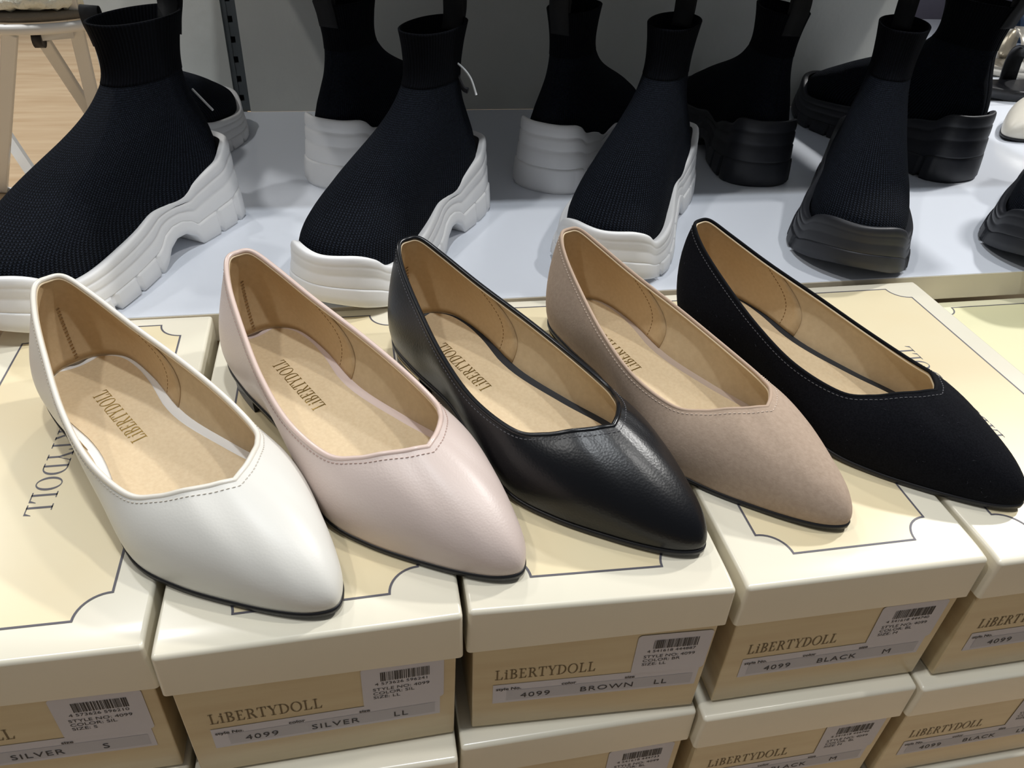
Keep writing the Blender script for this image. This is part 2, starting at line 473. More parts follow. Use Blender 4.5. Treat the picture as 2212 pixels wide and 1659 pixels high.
        # bar code sticker
        if info.get('bar'):
            bc = MB()
            xa, xb_, za, zb, rr = .0825, .1208, .0318, .0625, .0022
            pts = []
            for (px, pz, a0) in ((xb_ - rr, za + rr, 0), (xa + rr, za + rr, PI / 2), (xa + rr, zb - rr, PI), (xb_ - rr, zb - rr, 3 * PI / 2)):
                for t in np.linspace(a0, a0 + PI / 2, 6): pts.append((px + rr * math.cos(t), pz - rr * math.sin(t)))
            bc.add([front(x, zz, .00035) for x, zz in pts], [tuple(range(len(pts)))], 0)
            for (s0, s1) in bars(hash(info['bar']) % 1000 if False else sum(map(ord, info['bar'])) * 7 + seed):
                x0 = .0912 + s0 * .000240; x1 = .0912 + s1 * .000240
                rect(bc, x0, .0362, x1, .0430, 1, .0005)
            word(bc, info['bar'], .0885, .0459, .0021, m=1, e=.0005, stretch=1.22)
            word(bc, 'STYLE NO: ' + info['no'], .0872, .0502, .0022, m=1, e=.0005)
            word(bc, 'COLOR: ' + info['short'], .0872, .0533, .0022, m=1, e=.0005)
            word(bc, 'SIZE: ' + info['size'], .0872, .0564, .0022, m=1, e=.0005)
            bc.build('barcode_sticker', [M_STICK, M_BLACKINK], bo, smooth=False)
    return root

mm = lambda *a: tuple(x / 1000 for x in a)
I = lambda bar, col, short, size: dict(no='4099', bar=bar, color=col, short=short, size=size)
TOPROW = 'shoe boxes in the top row'
SECOND = 'shoe boxes in the second row'
THIRD = 'shoe boxes in the third row'
shoe_box('cream shoe box at the left edge, size S sticker, under the ivory pump heel', mm(-106.5, 8.5), mm(22.3, 7.0), 0, (.0283, .0300), ((0, 0), (-.0005, 0)), TOPROW,
         I('4 573626 596210', 'SILVER', 'SIL', 'S'), 1, back=(mm(-107, 270), mm(20.5, 269)), seed=1)
shoe_box('cream shoe box with SILVER LL label, under the toe of the ivory pump', mm(25.8, 1.0), mm(154.5, 2.9), 0, (.0278, .0310), ((.0010, 0), (-.0010, 0)), TOPROW,
         I('4 573626 596241', 'SILVER', 'SIL', 'LL'), 1, back=(mm(28.5, 267), mm(155.0, 267)), seed=2)
shoe_box('cream shoe box with BROWN LL label, below the smooth black leather pump', mm(157.2, 4.1), mm(281.4, -1.7), 0, (.0300, .0262), ((.0010, 0), (-.0006, 0)), TOPROW,
         I('4 541618 444887', 'BROWN', 'BR', 'LL'), 1, back=(mm(158.5, 268), mm(285.5, 266)), seed=4)
shoe_box('cream shoe box with BLACK M label in the top row, below the taupe suede pump', mm(286.6, -1.6), mm(414.3, -2.2), 0, (.0286, .0290), ((.0008, 0), (-.0012, 0)), TOPROW,
         I('4 541618 444740', 'BLACK', 'BL', 'M'), 1, back=(mm(288.0, 264), mm(415.5, 265)), seed=3)
shoe_box('cream shoe box at the right edge of the top row, under the black suede pump', mm(417.6, -5.5), mm(546.4, -5.5), 0, (.0275, .0280), ((.0008, 0), (-.0008, 0)), TOPROW,
         I('4 541618 444764', 'BLACK', 'BL', 'L'), -1, back=(mm(417.8, 264), mm(547.0, 264.5)), seed=5)
Z2 = -.0983
shoe_box('second-row cream shoe box at the left edge under the size S box', mm(-105.5, 2.0), mm(22.0, 2.0), Z2, (HL, HL), None, SECOND, I('4 573626 596234', 'SILVER', 'SIL', 'L'), seed=6)
shoe_box('second-row cream shoe box under the SILVER LL box, only its lid showing', mm(24.5, -8.5), mm(151.6, -8.9), Z2, (HL, HL), None, SECOND, I('4 573626 596227', 'SILVER', 'SIL', 'M'), seed=7)
shoe_box('second-row cream shoe box under the BROWN LL box, bar code sticker just in view', mm(153.9, -3.5), mm(281.0, -2.9), Z2, (.0285, .0280), None, SECOND, I('4 541618 444733', 'BLACK', 'BL', 'S'), seed=8)
shoe_box('second-row cream shoe box with BLACK M label, under the top BLACK M box', mm(282.9, -8.2), mm(410.0, -8.3), Z2, (.0290, .0295), ((.0008, 0), (-.0012, 0)), SECOND, I('4 541618 444740', 'BLACK', 'BL', 'M'), seed=9)
shoe_box('second-row cream shoe box with BLACK LL label at the lower right corner', mm(411.6, -10.6), mm(540.0, -10.6), Z2, (.0272, .0280), ((.0004, 0), (-.0008, 0)), SECOND, I('4 541618 444771', 'BLACK', 'BL', 'LL'), seed=11)
Z3 = 2 * Z2
for (x, y, lab) in ((-104, 0, 'third-row cream shoe box hidden below the left edge stack'), (26, -9, 'third-row cream shoe box at the foot of the SILVER LL stack'), (154.5, -6, 'third-row cream shoe box at the foot of the BROWN LL stack'),
               (283.5, -9, 'third-row cream shoe box at the foot of the BLACK M stack'), (412.5, -12, 'third-row cream shoe box under the BLACK LL box in the lower right corner')):
    if x > 400:
        shoe_box(lab, mm(x, y), mm(x + 127.5, y), Z3, group=THIRD, seed=12)
    else:
        shoe_box(lab, mm(x, y), mm(x + 127.0, y), Z3, group=THIRD, seed=12)
shoe_box('pale yellow shoe box set lower at the right edge beyond the cream boxes', mm(560, 40), mm(690, 40), -.0240, panel=M_YPANEL, lid=M_YLID, back=(mm(560, 269.5), mm(690, 269.5)), logo=False, notch=.0105, hb=.1)
shoe_box('pale yellow shoe box beneath the upper yellow box at the right edge', mm(560, 40), mm(690, 40), -.1243, panel=M_YPANEL, lid=M_YLID, back=(mm(560, 269.5), mm(690, 269.5)), logo=False, notch=.0105, hb=.1)
shoe_box('pale yellow shoe box lowest of the yellow stack at the right edge', mm(560, 40), mm(690, 40), -.2246, panel=M_YPANEL, lid=M_YLID, back=(mm(560, 269.5), mm(690, 269.5)), logo=False, notch=.0105, hb=.0745)
shoe_box('brown kraft shoe box at the left edge, beside the size S box', mm(-242, 20), mm(-112, 20), -.012, lid=M_KRAFT, panel=M_KRAFT, back=(mm(-242, 266), mm(-112, 266)), logo=False, hb=.1)
shoe_box('brown kraft shoe box beneath the upper kraft box at the left edge', mm(-242, 20), mm(-112, 20), -.1123, lid=M_KRAFT, panel=M_KRAFT, back=(mm(-242, 266), mm(-112, 266)), logo=False, hb=.1)
shoe_box('brown kraft shoe box lowest of the kraft stack at the left edge', mm(-242, 20), mm(-112, 20), -.2126, lid=M_KRAFT, panel=M_KRAFT, back=(mm(-242, 266), mm(-112, 266)), logo=False, hb=.0865)

# ------------------------------------------------------------------ pointed pumps
KB = 2.64
FX = [6, 9, 22, 50, 85, 120, 151, 177, 205, 223, 233, 237.5]
FW = [0, 13, 24, 27, 26, 34, 40.5, 35, 23.5, 14.5, 7.5, 0]
FZ = [14, 14, 14, 13, 9, 4, 1.2, 0, 0.2, .8, 1.6, 2.2]
TT = [(1, 0, 71.5), (4.5, 8.5, 70.8), (20, 15.5, 64.5), (48, 23, 55.3), (83, 31.3, 45.6), (115, 35.3, 38.0), (144, 33, 35.4), (158, 25.5, 38.4), (167.0, 17.5, 42.2), (173, 10, 43.4), (176, 5, 44.05), (178.3, 0, 43.8)]
B1 = [8, 7.5, 6.5, 5, 4, 4, 4, 4, 4.0, 4.5, 4.5, 4.5]        # outward lean of the lower control point
H1 = [.35, .35, .36, .4, .4, .4, .45, .5, .46, .40, .37, .36]
B2 = [6.5, 6, 6, 5, 3.5, 2.5, 2, 0, 0, 0, 0, 0]

def bend(P):
    P = np.array(P, float); P[..., 1] += KB * 10 * (P[..., 0] / 250 - .5) ** 2; return P

class Pump: pass
def pump_geometry():
    g = Pump()
    Fb = np.array([(x, y_, z + 2.6) for x, y_, z in zip(FX, FW, FZ)], float)
    Tt = np.array(TT, float)
    # outward plan normals
    C = Fb[:, :2]; nrm = []
    for i in range(len(C)):
        a = C[i - 1] if i > 0 else C[1] * [1, -1]
        b_ = C[i + 1] if i + 1 < len(C) else C[-2] * [1, -1]
        t = b_ - a; nv = np.array([-t[1], t[0]]); nv /= np.linalg.norm(nv); nrm.append(nv)
    nrm = np.array(nrm); nrm[0] = (-1, 0); nrm[-1] = (1, 0)
    P1 = []; P2 = []
    for i in range(len(FX)):
        B, T = Fb[i], Tt[i]; h = T[2] - B[2]
        P1.append([B[0] + nrm[i, 0] * B1[i], B[1] + nrm[i, 1] * B1[i], B[2] + h * H1[i]])
        if i < 6: P2.append([T[0] + nrm[i, 0] * B2[i], T[1] + nrm[i, 1] * B2[i], T[2] - h * .33])
        else:
            k = {6: .3, 7: .46, 8: .52, 9: .54, 10: .55, 11: .55}[i]
            dz = {6: 7.0, 7: 5.5, 8: 7.4, 9: 10.0, 10: 11.0, 11: 11.2}[i]
            ex = {6: 3.0, 7: 4.5, 8: 4.5, 9: 3.5, 10: 2, 11: 0}[i]
            P2.append([T[0] + (B[0] - T[0]) * k + nrm[i, 0] * ex, T[1] + (B[1] - T[1]) * k + nrm[i, 1] * ex, T[2] - dz])
    P1 = np.array(P1); P2 = np.array(P2)
    def loop(P, sharp=False):
        Q = P * [1, -1, 1]
        n = 8
        a = spl(P, n, first=Q[1], last=None if sharp else Q[-2]); b_ = spl(Q, n, first=P[1], last=None if sharp else P[-2])
        return bend(np.vstack([a, b_[::-1][1:-1]]))
    g.B = loop(Fb); g.P1 = loop(P1); g.P2 = loop(P2); g.T = loop(Tt, True)
    g.nu = len(g.B)
    return g
PG = pump_geometry()
def psurf(vs, us=None):
    v = np.asarray(vs, float)
    B, P1, P2, T = (x[:, None, :] for x in (PG.B, PG.P1, PG.P2, PG.T))
    v = v[None, :, None]
    return (1 - v) ** 3 * B + 3 * (1 - v) ** 2 * v * P1 + 3 * (1 - v) * v * v * P2 + v ** 3 * T
def pnormals(S):
    du = np.roll(S, -1, 0) - np.roll(S, 1, 0); dv = np.gradient(S, axis=1)
    n = np.cross(du, dv); n /= np.linalg.norm(n, axis=2, keepdims=True) + 1e-12
    return n
_S = psurf(np.linspace(0, 1, 17)); _n = pnormals(_S)
SGN = 1 if _n[2 * 8, 8, 1] > 0 else -1     # outward

def feather_at(x):
    return np.interp(x, FX, FW), np.interp(x, FX, FZ)
_fs = spl(np.array([(a, b_, c) for a, b_, c in zip(FX, FW, FZ)], float), 8, first=np.array([FX[1], -FW[1], FZ[1]]), last=np.array([FX[-2], -FW[-2], FZ[-2]]))
def fw(x): return np.interp(x, _fs[:, 0], _fs[:, 1]), np.interp(x, _fs[:, 0], _fs[:, 2])
def bend_y(x): return KB * 10 * (x / 250 - .5) ** 2

def pump(label, name, pose, mats, group='pointed flat pumps in a row', welt=1.45, stitch=None):
    x, y, a, s = pose
    root = thing('pointed_pump', label, 'shoe', (x, y, 0.0003), R(a), group, s)
    mo, mp, ms, mi = mats          # outer, piping, stitch, binding
    k = .001
    vs = np.linspace(0, 1, 25)
    S = psurf(vs); n = pnormals(S) * SGN
    up = MB()
    under = S[:, :1, :] - n[:, :1, :] * 0; und = under.copy()
    cen = np.array([125, 0, 0.])
    inn = S[:, 0, :].copy(); 
    din = (PG.B - PG.P1)[:, :]; d2 = np.zeros_like(inn); d2[:, :2] = -n[:, 0, :2]; d2 /= np.linalg.norm(d2, axis=1, keepdims=True) + 1e-9
    ring0 = inn + d2 * 3.0 + np.array([0, 0, -.3])
    G = np.concatenate([ring0[:, None, :], S], axis=1) * k
    up.grid(G, True, flip=SGN < 0)
    upo = up.build('upper', mo, root)
    # lining
    li = MB(); vv = np.linspace(.04, .992, 22)
    S2 = psurf(vv); n2 = pnormals(S2) * SGN
    li.grid((S2 - n2 * 1.5) * k, True, flip=SGN > 0)
    lio = li.build('lining', M_LINING, root)
    # piping round the topline
    nt = pnormals(psurf(np.linspace(.9, 1, 5)))[:, -1] * SGN
    tp = (PG.T - nt * .8) * k
    pi_ = MB(); pi_.tube([tuple(p) for p in tp], welt * k, 10, closed=True)
    pi_.build('topline_piping', mp, root)
    # pale raw edge of the lining just inside the piping
    ed = MB(); nt2 = nt * 1.9; ed.tube([tuple(p) for p in (PG.T - nt2 - np.array([0, 0, 1.0])) * k], .55 * k, 6, closed=True)
    ed.build('lining_edge', M_LINEDGE, lio)
    # topstitching
    Sl = psurf(np.linspace(0, 1, 60)); seg = np.linalg.norm(np.diff(Sl, axis=1), axis=2).sum(1)
    vst = 1 - (1.5 + welt) / seg
    P = np.array([psurf([vst[i]])[i, 0] for i in range(PG.nu)]); Nn = np.array([pnormals(psurf([vst[i] - .01, vst[i], vst[i] + .01]))[i, 1] for i in range(PG.nu)]) * SGN
    P = np.vstack([P, P[:1]]); Nn = np.vstack([Nn, Nn[:1]])
    cl = np.concatenate([[0], np.cumsum(np.linalg.norm(np.diff(P, axis=0), axis=1))])
    stb = MB(); t = 0
    while t < cl[-1] - 2:
        p0 = np.array([np.interp(t, cl, P[:, c]) for c in range(3)]); p1 = np.array([np.interp(t + 1.5, cl, P[:, c]) for c in range(3)])
        nm = np.array([np.interp(t, cl, Nn[:, c]) for c in range(3)])
        pm = (p0 + p1) / 2 + nm * .18
        stb.tube([tuple((p0 + nm * .02) * k), tuple(pm * k), tuple((p1 + nm * .02) * k)], [.22 * k, .30 * k, .22 * k], 5)
        t += 2.45
    stb.build('topstitching', ms, upo)
    # heel counter patch inside
    vv = np.linspace(.06, .985, 18); S3 = psurf(vv); n3 = pnormals(S3) * SGN; S3 = S3 - n3 * 1.85
    NU = PG.nu; hp = MB(); rows = []
    for jv, v in enumerate(vv):
        us = 27.0 + 3.0 * math.sin(PI * (1 - v)) + 3.5 * (1 - v) ** 2 - 1.0 * v
        idx = np.linspace(-us, us, 45)
        i0 = np.floor(idx).astype(int); fr_ = (idx - i0)[:, None]
        rows.append(S3[i0 % NU, jv] * (1 - fr_) + S3[(i0 + 1) % NU, jv] * fr_)
    Hh = np.array(rows).transpose(1, 0, 2)
    hp.grid(Hh * k, False, flip=SGN > 0)
    ho = hp.build('heel_grip', M_GRIP, lio)
    md = ho.modifiers.new('solid', 'SOLIDIFY'); md.thickness = .0004; md.offset = 0
    for side in (2, -3):
        st2 = MB()
        ln = Hh[side]; cl2 = np.concatenate([[0], np.cumsum(np.linalg.norm(np.diff(ln, axis=0), axis=1))]); t = 1
        while t < cl2[-1] - 2:
            p0 = [np.interp(t, cl2, ln[:, c]) * k for c in range(3)]; p1 = [np.interp(t + 1.4, cl2, ln[:, c]) * k for c in range(3)]
            st2.tube([p0, p1], .00042, 5); t += 2.4
        st2.build('grip_stitching', M_GRIPST, ho)
    st2 = MB()
    ctr = Hh[22]; cl2 = np.concatenate([[0], np.cumsum(np.linalg.norm(np.diff(ctr, axis=0), axis=1))]); t = 1
    while t < cl2[-1] * .62:
        p = np.array([np.interp(t, cl2, ctr[:, c]) for c in range(3)])
        st2.tube([(p + [.45, -.9, 0]) * k, (p + [.45, .9, .7]) * k], .0003, 5); t += 2.0
    st2.build('back_seam_stitching', M_GRIPST, ho)
    # insole binding (upper colour) and sock
    def bedgrid(x0, x1, inset, dz, ny=13, far=0, near=0, nx=60):
        X = x0 + (x1 - x0) * (1 - np.cos(np.linspace(0, PI, nx))) / 2; G = []
        for xx in X:
            wv, zz = fw(xx); wv = max(0, wv - inset)
            f_ = np.interp(xx, [0, 40, 70, 110, 160, 200, 240], [0, .3, 1, 1, 1, .7, 0]); nr = f_
            lo_, hi_ = -(wv - near * nr), (wv - far * f_)
            if hi_ < lo_: hi_ = lo_ = 0
            row = []
            for c in np.linspace(0, 1, ny):
                yy = lo_ + (hi_ - lo_) * c
                e = (yy / (wv + 1e-6))
                row.append((xx, yy + bend_y(xx), zz + 3.6 + dz + 1.6 * e * e * np.interp(xx, [0, 60, 150, 240], [1.0, 1.2, .6, 0])))
            G.append(row)
        return np.array(G)
    ib = MB(); ib.grid(bedgrid(6.5, 232, 0.6, 0) * k); ib.build('insole_binding', mi, root)
    sk = MB(); Gs = bedgrid(9.5, 228, 2.2, .55, far=4.0, near=3.0); sk.grid(Gs * k)
    so = sk.build('insole', M_SOCK, root)
    fix_normals(so)
    # foil stamp
    stp = MB()
    def onbed(px, py):
        wv, zz = fw(px); e = py / (wv + 1e-6)
        return ((px) * k, (py + bend_y(px)) * k, (zz + 4.3 + 1.6 * e * e * np.interp(px, [0, 60, 150, 240], [1.0, 1.2, .6, 0])) * k)
    xs, ln_, hh = 87.0, 47.0, 8.2
    put(stp, BRAND, lambda u, v: onbed(xs - u, 2.5 - v), hh, ln_, m=0)
    stp.build('brand_stamp', M_GOLD, so, smooth=False)
    # sole
    sl = MB(); n_ = PG.nu
    Bo = PG.B.copy(); d2o = -d2
    r1 = Bo + d2o * .25; r1[:, 2] = Bo[:, 2] + .5
    r2 = Bo + d2o * .9; r2[:, 2] = Bo[:, 2] - .2
    r3 = Bo + d2o * .7; r3[:, 2] = Bo[:, 2] - 2.2
    r4 = Bo - d2o * .3; r4[:, 2] = Bo[:, 2] - 2.6
    r0 = Bo - d2o * 3; r0[:, 2] = Bo[:, 2] + .5
    off = sl.grid(np.stack([r0, r1, r2, r3, r4], 1) * k, True)
    half = n_ // 2
    for ringi, fl_ in ((4, 1), (0, 0)):
        F = []
        for i in range(1, half):
            a0, a1 = i, i + 1; b0, b1 = (n_ - i) % n_, (n_ - i - 1) % n_
            F.append((off + a0 * 5 + ringi, off + a1 * 5 + ringi, off + b1 * 5 + ringi, off + b0 * 5 + ringi))
        F.append((off + ringi, off + 5 + ringi, off + (n_ - 1) * 5 + ringi))
        sl.f += F; sl.m += [0] * len(F)
    so_ = sl.build('sole', M_SOLE, root); fix_normals(so_)
    # low heel with a thin gilt band
    def heel(z0, z1, g_, nm, m_, par):
        hb_ = MB(); lp = []
        X = np.concatenate([np.linspace(0, 1, 20)])
        xs_ = 7.5 - g_ + (53 + g_ - 7.5) * (1 - np.cos(X * PI / 2))
        pos = []
        for xx in xs_:
            wv, zz = fw(max(xx, 6.1)); pos.append((xx, max(0, wv - 1.2 + g_)))
        lp = [(p, q_ + bend_y(p)) for p, q_ in pos] + [(p, -q_ + bend_y(p)) for p, q_ in pos[::-1][:-1]]
        def topz(p): return min(z1, float(fw(max(p, 6.1))[1]) + .2)
        tap = .96
        ringb = [((p - 28) * tap + 28, (q_ - bend_y(28)) * tap + bend_y(28), z0) for p, q_ in lp]; ringt = [(p, q_, topz(p)) for p, q_ in lp]
        m_n = len(lp)
        V = [(np.array(p) * k) for p in ringb + ringt]
        F = [(i, (i + 1) % m_n, (i + 1) % m_n + m_n, i + m_n) for i in range(m_n)] + [tuple(range(m_n))[::-1], tuple(range(m_n, 2 * m_n))]
        hb_.add(V, F); oo = hb_.build(nm, m_, par, smooth=False); fix_normals(oo); return oo
    hh_ = heel(0, 14.1, 0, 'heel', M_SOLE, root)
    heel(8.6, 11.6, .8, 'gilt_band', M_GILT, hh_)
    return root

M_LINING = mat('tan_lining', srgb(205, 185, 152), .5, noise=(300, srgb(196, 175, 142), (1, 1, 1)), bump=('noise', 350, .12, .0004))
M_GRIP = mat('tan_heel_grip', srgb(203, 178, 140), .6, noise=(400, srgb(196, 170, 132), (1, 1, 1)), bump=('noise', 250, .2, .0005))
M_GRIPST = mat('tan_thread', srgb(140, 108, 66), .8)
M_LINEDGE = mat('pale_raw_edge', srgb(236, 216, 182), .7)
M_SOCK = mat('tan_insole', srgb(218, 197, 162), .5, noise=(500, srgb(209, 186, 150), (1, 1, 1)), bump=('noise', 600, .12, .0003))
M_GOLD = mat('gold_foil', srgb(142, 116, 58), .38, metal=.8)
M_GILT = mat('gilt_metal', srgb(220, 195, 130), .22, metal=1)
M_SOLE = mat('black_sole', srgb(18, 18, 24), .45)
M_IVORY = mat('ivory_pearl_leather', srgb(230, 228, 221), .42, coat=.15, coat_rough=.36, bump=('voronoi', 900, .08, .0003))
M_IVP = mat('ivory_piping', srgb(240, 234, 222), .30, coat=.3)
M_IVS = mat('ivory_thread', srgb(205, 198, 186), .7)
M_IVB = mat('ivory_binding', srgb(244, 242, 238), .4)
M_PINK = mat('pale_pink_pearl_leather', srgb(213, 196, 188), .42, coat=.2, coat_rough=.34, bump=('voronoi', 900, .16, .0003))
M_PKP = mat('pale_pink_piping', srgb(226, 203, 192), .3, coat=.3)
M_PKS = mat('rose_thread', srgb(182, 156, 146), .7)
M_PKB = mat('pale_pink_binding', srgb(226, 206, 198), .45)
M_BLK = mat('black_leather', srgb(7, 9, 15), .33, spec=.42, bump=('voronoi', 800, .16, .0003))
M_BKP = mat('black_piping', srgb(14, 16, 20), .25)
M_BKS = mat('grey_thread', srgb(88, 88, 92), .7)
M_BKB = mat('black_binding', srgb(34, 38, 44), .5)
M_TAU = mat('taupe_suede', srgb(188, 167, 149), .95, spec=.15, sheen=.4, noise=(420, srgb(176, 155, 137), (1, 1, 1), .22), bump=('noise', 900, .25, .0005))
M_TAP = mat('taupe_edge', srgb(188, 164, 144), .9, sheen=.3)
M_TAS = mat('taupe_thread', srgb(214, 196, 180), .8)
M_TAB = mat('taupe_binding', srgb(190, 170, 154), .7)
M_SUE = mat('black_suede', srgb(12, 13, 18), .95, spec=.12, sheen=.06, noise=(1200, srgb(20, 21, 26), (1, 1, 1), .1), bump=('noise', 900, .3, .0005))
M_SUP = mat('black_suede_edge', srgb(15, 16, 20), .9, spec=.15)
M_SUS = mat('pale_grey_thread', srgb(88, 88, 92), .8)

pump('ivory pearl leather pointed pump, leftmost of the five flats', 'ivory', (-.0490, .1934, -51.9, .992), (M_IVORY, M_IVP, M_IVS, M_IVB))
pump('pale pink leather pointed pump between the ivory and black leather ones', 'pink', (.0460, .2137, -56.29, 1.0035), (M_PINK, M_PKP, M_PKS, M_PKB))
pump('smooth shiny black leather pointed pump in the middle of the five flats', 'black', (.1432, .2223, -58.91, 1.0075), (M_BLK, M_BKP, M_BKS, M_BKB))
def lint(root, n, m_):
    rnd = random.Random(9); mb = MB(); S = psurf(np.linspace(0, 1, 41)); Nn = pnormals(S) * SGN
    for _ in range(n):
        i = rnd.randrange(PG.nu); j = rnd.randrange(4, 36); p = S[i, j] + Nn[i, j] * .25; a = rnd.uniform(0, 6.28); l_ = rnd.uniform(.25, .9)
        t1 = S[(i + 1) % PG.nu, j] - S[i, j]; t2 = S[i, j + 1] - S[i, j]; t1 /= np.linalg.norm(t1); t2 /= np.linalg.norm(t2)
        d = t1 * math.cos(a) + t2 * math.sin(a); e = t1 * math.sin(a) - t2 * math.cos(a)
        mb.tube([tuple((p - d * l_) * .001), tuple((p + e * l_ * .3) * .001), tuple((p + d * l_) * .001)], .00004, 4)
    o = mb.build('lint_fibres', m_, root); o['kind'] = 'stuff'
pump('taupe suede pointed pump between the two black ones', 'taupe', (.2461, .2326, -64.61, .9773), (M_TAU, M_TAP, M_TAS, M_TAB), welt=1.1)
pm = pump('matte black suede pointed pump, rightmost of the five flats', 'suede', (.3354, .2342, -62.22, 1.004), (M_SUE, M_SUP, M_SUS, M_BKB), welt=1.1)

lint(pm, 130, mat('grey_lint', srgb(78, 78, 88), .9))

# ------------------------------------------------------------------ sock sneakers
SX = [0, 3, 15, 45, 85, 115, 150, 180, 205, 222, 232, 236]
SW = [0, 18, 30.5, 34, 33, 37, 43, 44.5, 39, 28, 14, 0]
def ztop(x): return np.interp(x, ZTX, ZTY)
_zt = spl(np.array([(0, 64.5), (10, 64.5), (18, 61.5), (28, 54), (46, 50), (60, 46), (73, 41), (92, 41), (110, 41.5), (130, 37), (160, 33.5), (188, 31), (203, 32), (213, 40), (224, 45), (236, 46)], float), 6)
ZTX, ZTY = _zt[:, 0], _zt[:, 1]
_zb = np.array([(0, 0), (68, 0), (74, 9), (84, 15), (96, 16), (106, 12), (113, 3), (118, 0), (180, 0), (205, 3), (222, 8), (236, 14)], float)
def zbot(x): return np.interp(x, _zb[:, 0], _zb[:, 1])
def sneaker_bend(x): return 14 * (x / 236 - .45) ** 2
def outline(n=10):
    P = np.array(list(zip(SX, SW)), float); Q = P * [1, -1]
    a = spl(P, n, first=Q[1], last=Q[-2]); b_ = spl(Q, n, first=P[1], last=P[-2])
    L = np.vstack([a, b_[::-1][1:-1]])
    # resample evenly
    L2 = np.vstack([L, L[:1]]); c = np.concatenate([[0], np.cumsum(np.linalg.norm(np.diff(L2, axis=0), axis=1))])
    t = np.linspace(0, c[-1], 361)[:-1]
    L = np.stack([np.interp(t, c, L2[:, i]) for i in (0, 1)], 1)
    tn = np.roll(L, -1, 0) - np.roll(L, 1, 0); nv = np.stack([tn[:, 1], -tn[:, 0]], 1); nv /= np.linalg.norm(nv, axis=1, keepdims=True)
    if (nv * (L - [118, 0])).sum() < 0: nv = -nv
    return L, nv, t
def sole_grid(vs, offs, lug=True):
    L, nv, t = outline(); n = len(L)
    G = np.zeros((n, len(vs), 3))
    for i in range(n):
        x = L[i, 0]; zt, zb_ = ztop(x), zbot(x)
        onlug = 1.0
        for nx in (24, 46, 122, 148, 174, 197):
            if abs(x - nx) < 2.0: onlug = 0.0
        if x > 201 or x < 12: onlug = .6
        for j, (v, o_) in enumerate(zip(vs, offs)):
            z = zb_ + (zt - zb_) * v
            oo = o_
            if not lug and x > 185 and .5 < v < .93:
                kk_ = min(1, (x - 185) / 22); oo = oo * (1 - .8 * kk_) + (1.9 - 1.9 * v) * .8 * kk_
            if v < .40 and lug:
                oo += 2.2 * onlug
                if v <= .05 and not onlug: z += 3.5
            G[i, j] = (x + nv[i, 0] * oo, L[i, 1] + nv[i, 1] * oo + sneaker_bend(x), z)
    return G * .001
def sock_slices():
    zz = [22, 32, 40, 47, 53, 60, 66, 72, 80, 88, 96, 104, 112, 120, 130, 142, 150, 157]
    K = np.array([  # z, xb, xf, half width
        (22, 9, 225, 37), (32, 6, 226, 38), (40, 4, 225, 38), (47, 3, 221, 36.5), (53, 3, 213, 35), (60, 3, 200, 33), (66, 4, 188, 31), (72, 5, 176, 29.5), (80, 7.5, 158, 27), (88, 10.5, 138, 24.5), (96, 14, 120, 22),
        (104, 16.5, 105, 20), (112, 18.5, 94, 18.8), (120, 19, 86, 18), (130, 18, 83, 18), (142, 15, 83.5, 19), (150, 12, 85, 20), (157, 9, 87, 21)], float)
    return spl(K, 5)
FS = np.array([0, .03, .1, .2, .35, .5, .65, .78, .88, .95, .985, 1]); FV = np.array([0, .46, .76, .86, .85, .87, .96, 1, .93, .74, .48, 0])
def sock_grid(zlo, zhi, grow=0, nth=96):
    Sl = sock_slices(); Sl = Sl[(Sl[:, 0] >= zlo - 1e-6) & (Sl[:, 0] <= zhi + 1e-6)]
    G = np.zeros((nth, len(Sl), 3)); UV = np.zeros((nth, len(Sl), 2))
    th = np.linspace(0, 2 * PI, nth, endpoint=False)
    acc = 0
    for j, (z, xb, xf, hw) in enumerate(Sl):
        kb = np.clip((z - 55) / 45, 0, 1); kb = kb * kb * (3 - 2 * kb)
        if j: acc += math.hypot(z - Sl[j - 1][0], .5 * (abs(xf - Sl[j - 1][2])))
        for i, a in enumerate(th):
            s = (1 - math.cos(a)) / 2
            foot = np.interp(s, FS, FV) if .02 < s < .985 else (np.interp(.02, FS, FV) * math.sqrt(max(0, s) / .02) if s <= .02 else np.interp(.985, FS, FV) * math.sqrt(max(0, 1 - s) / .015))
            ell = abs(math.sin(a)) ** .8
            wv = (foot * (1 - kb) + ell * kb) * hw
            x = xb + (xf - xb) * s
            y_ = wv * (1 if a <= PI else -1)
            r = math.hypot((s - .5) * 2, y_ / hw) + 1e-6
            G[i, j] = (x + grow * (s - .5) * 2, y_ + grow * math.sin(a) + sneaker_bend(x) * (1 - kb), z)
            UV[i, j] = (i / nth, acc / 330)
    return G * .001, UV

def smooth_grid(G, it):
    for _ in range(it):
        H = G.copy()
        H[:, 1:-1] = (G[:, 1:-1] * 2 + np.roll(G, 1, 0)[:, 1:-1] + np.roll(G, -1, 0)[:, 1:-1] + G[:, :-2] + G[:, 2:]) / 6
        G = H
    return G

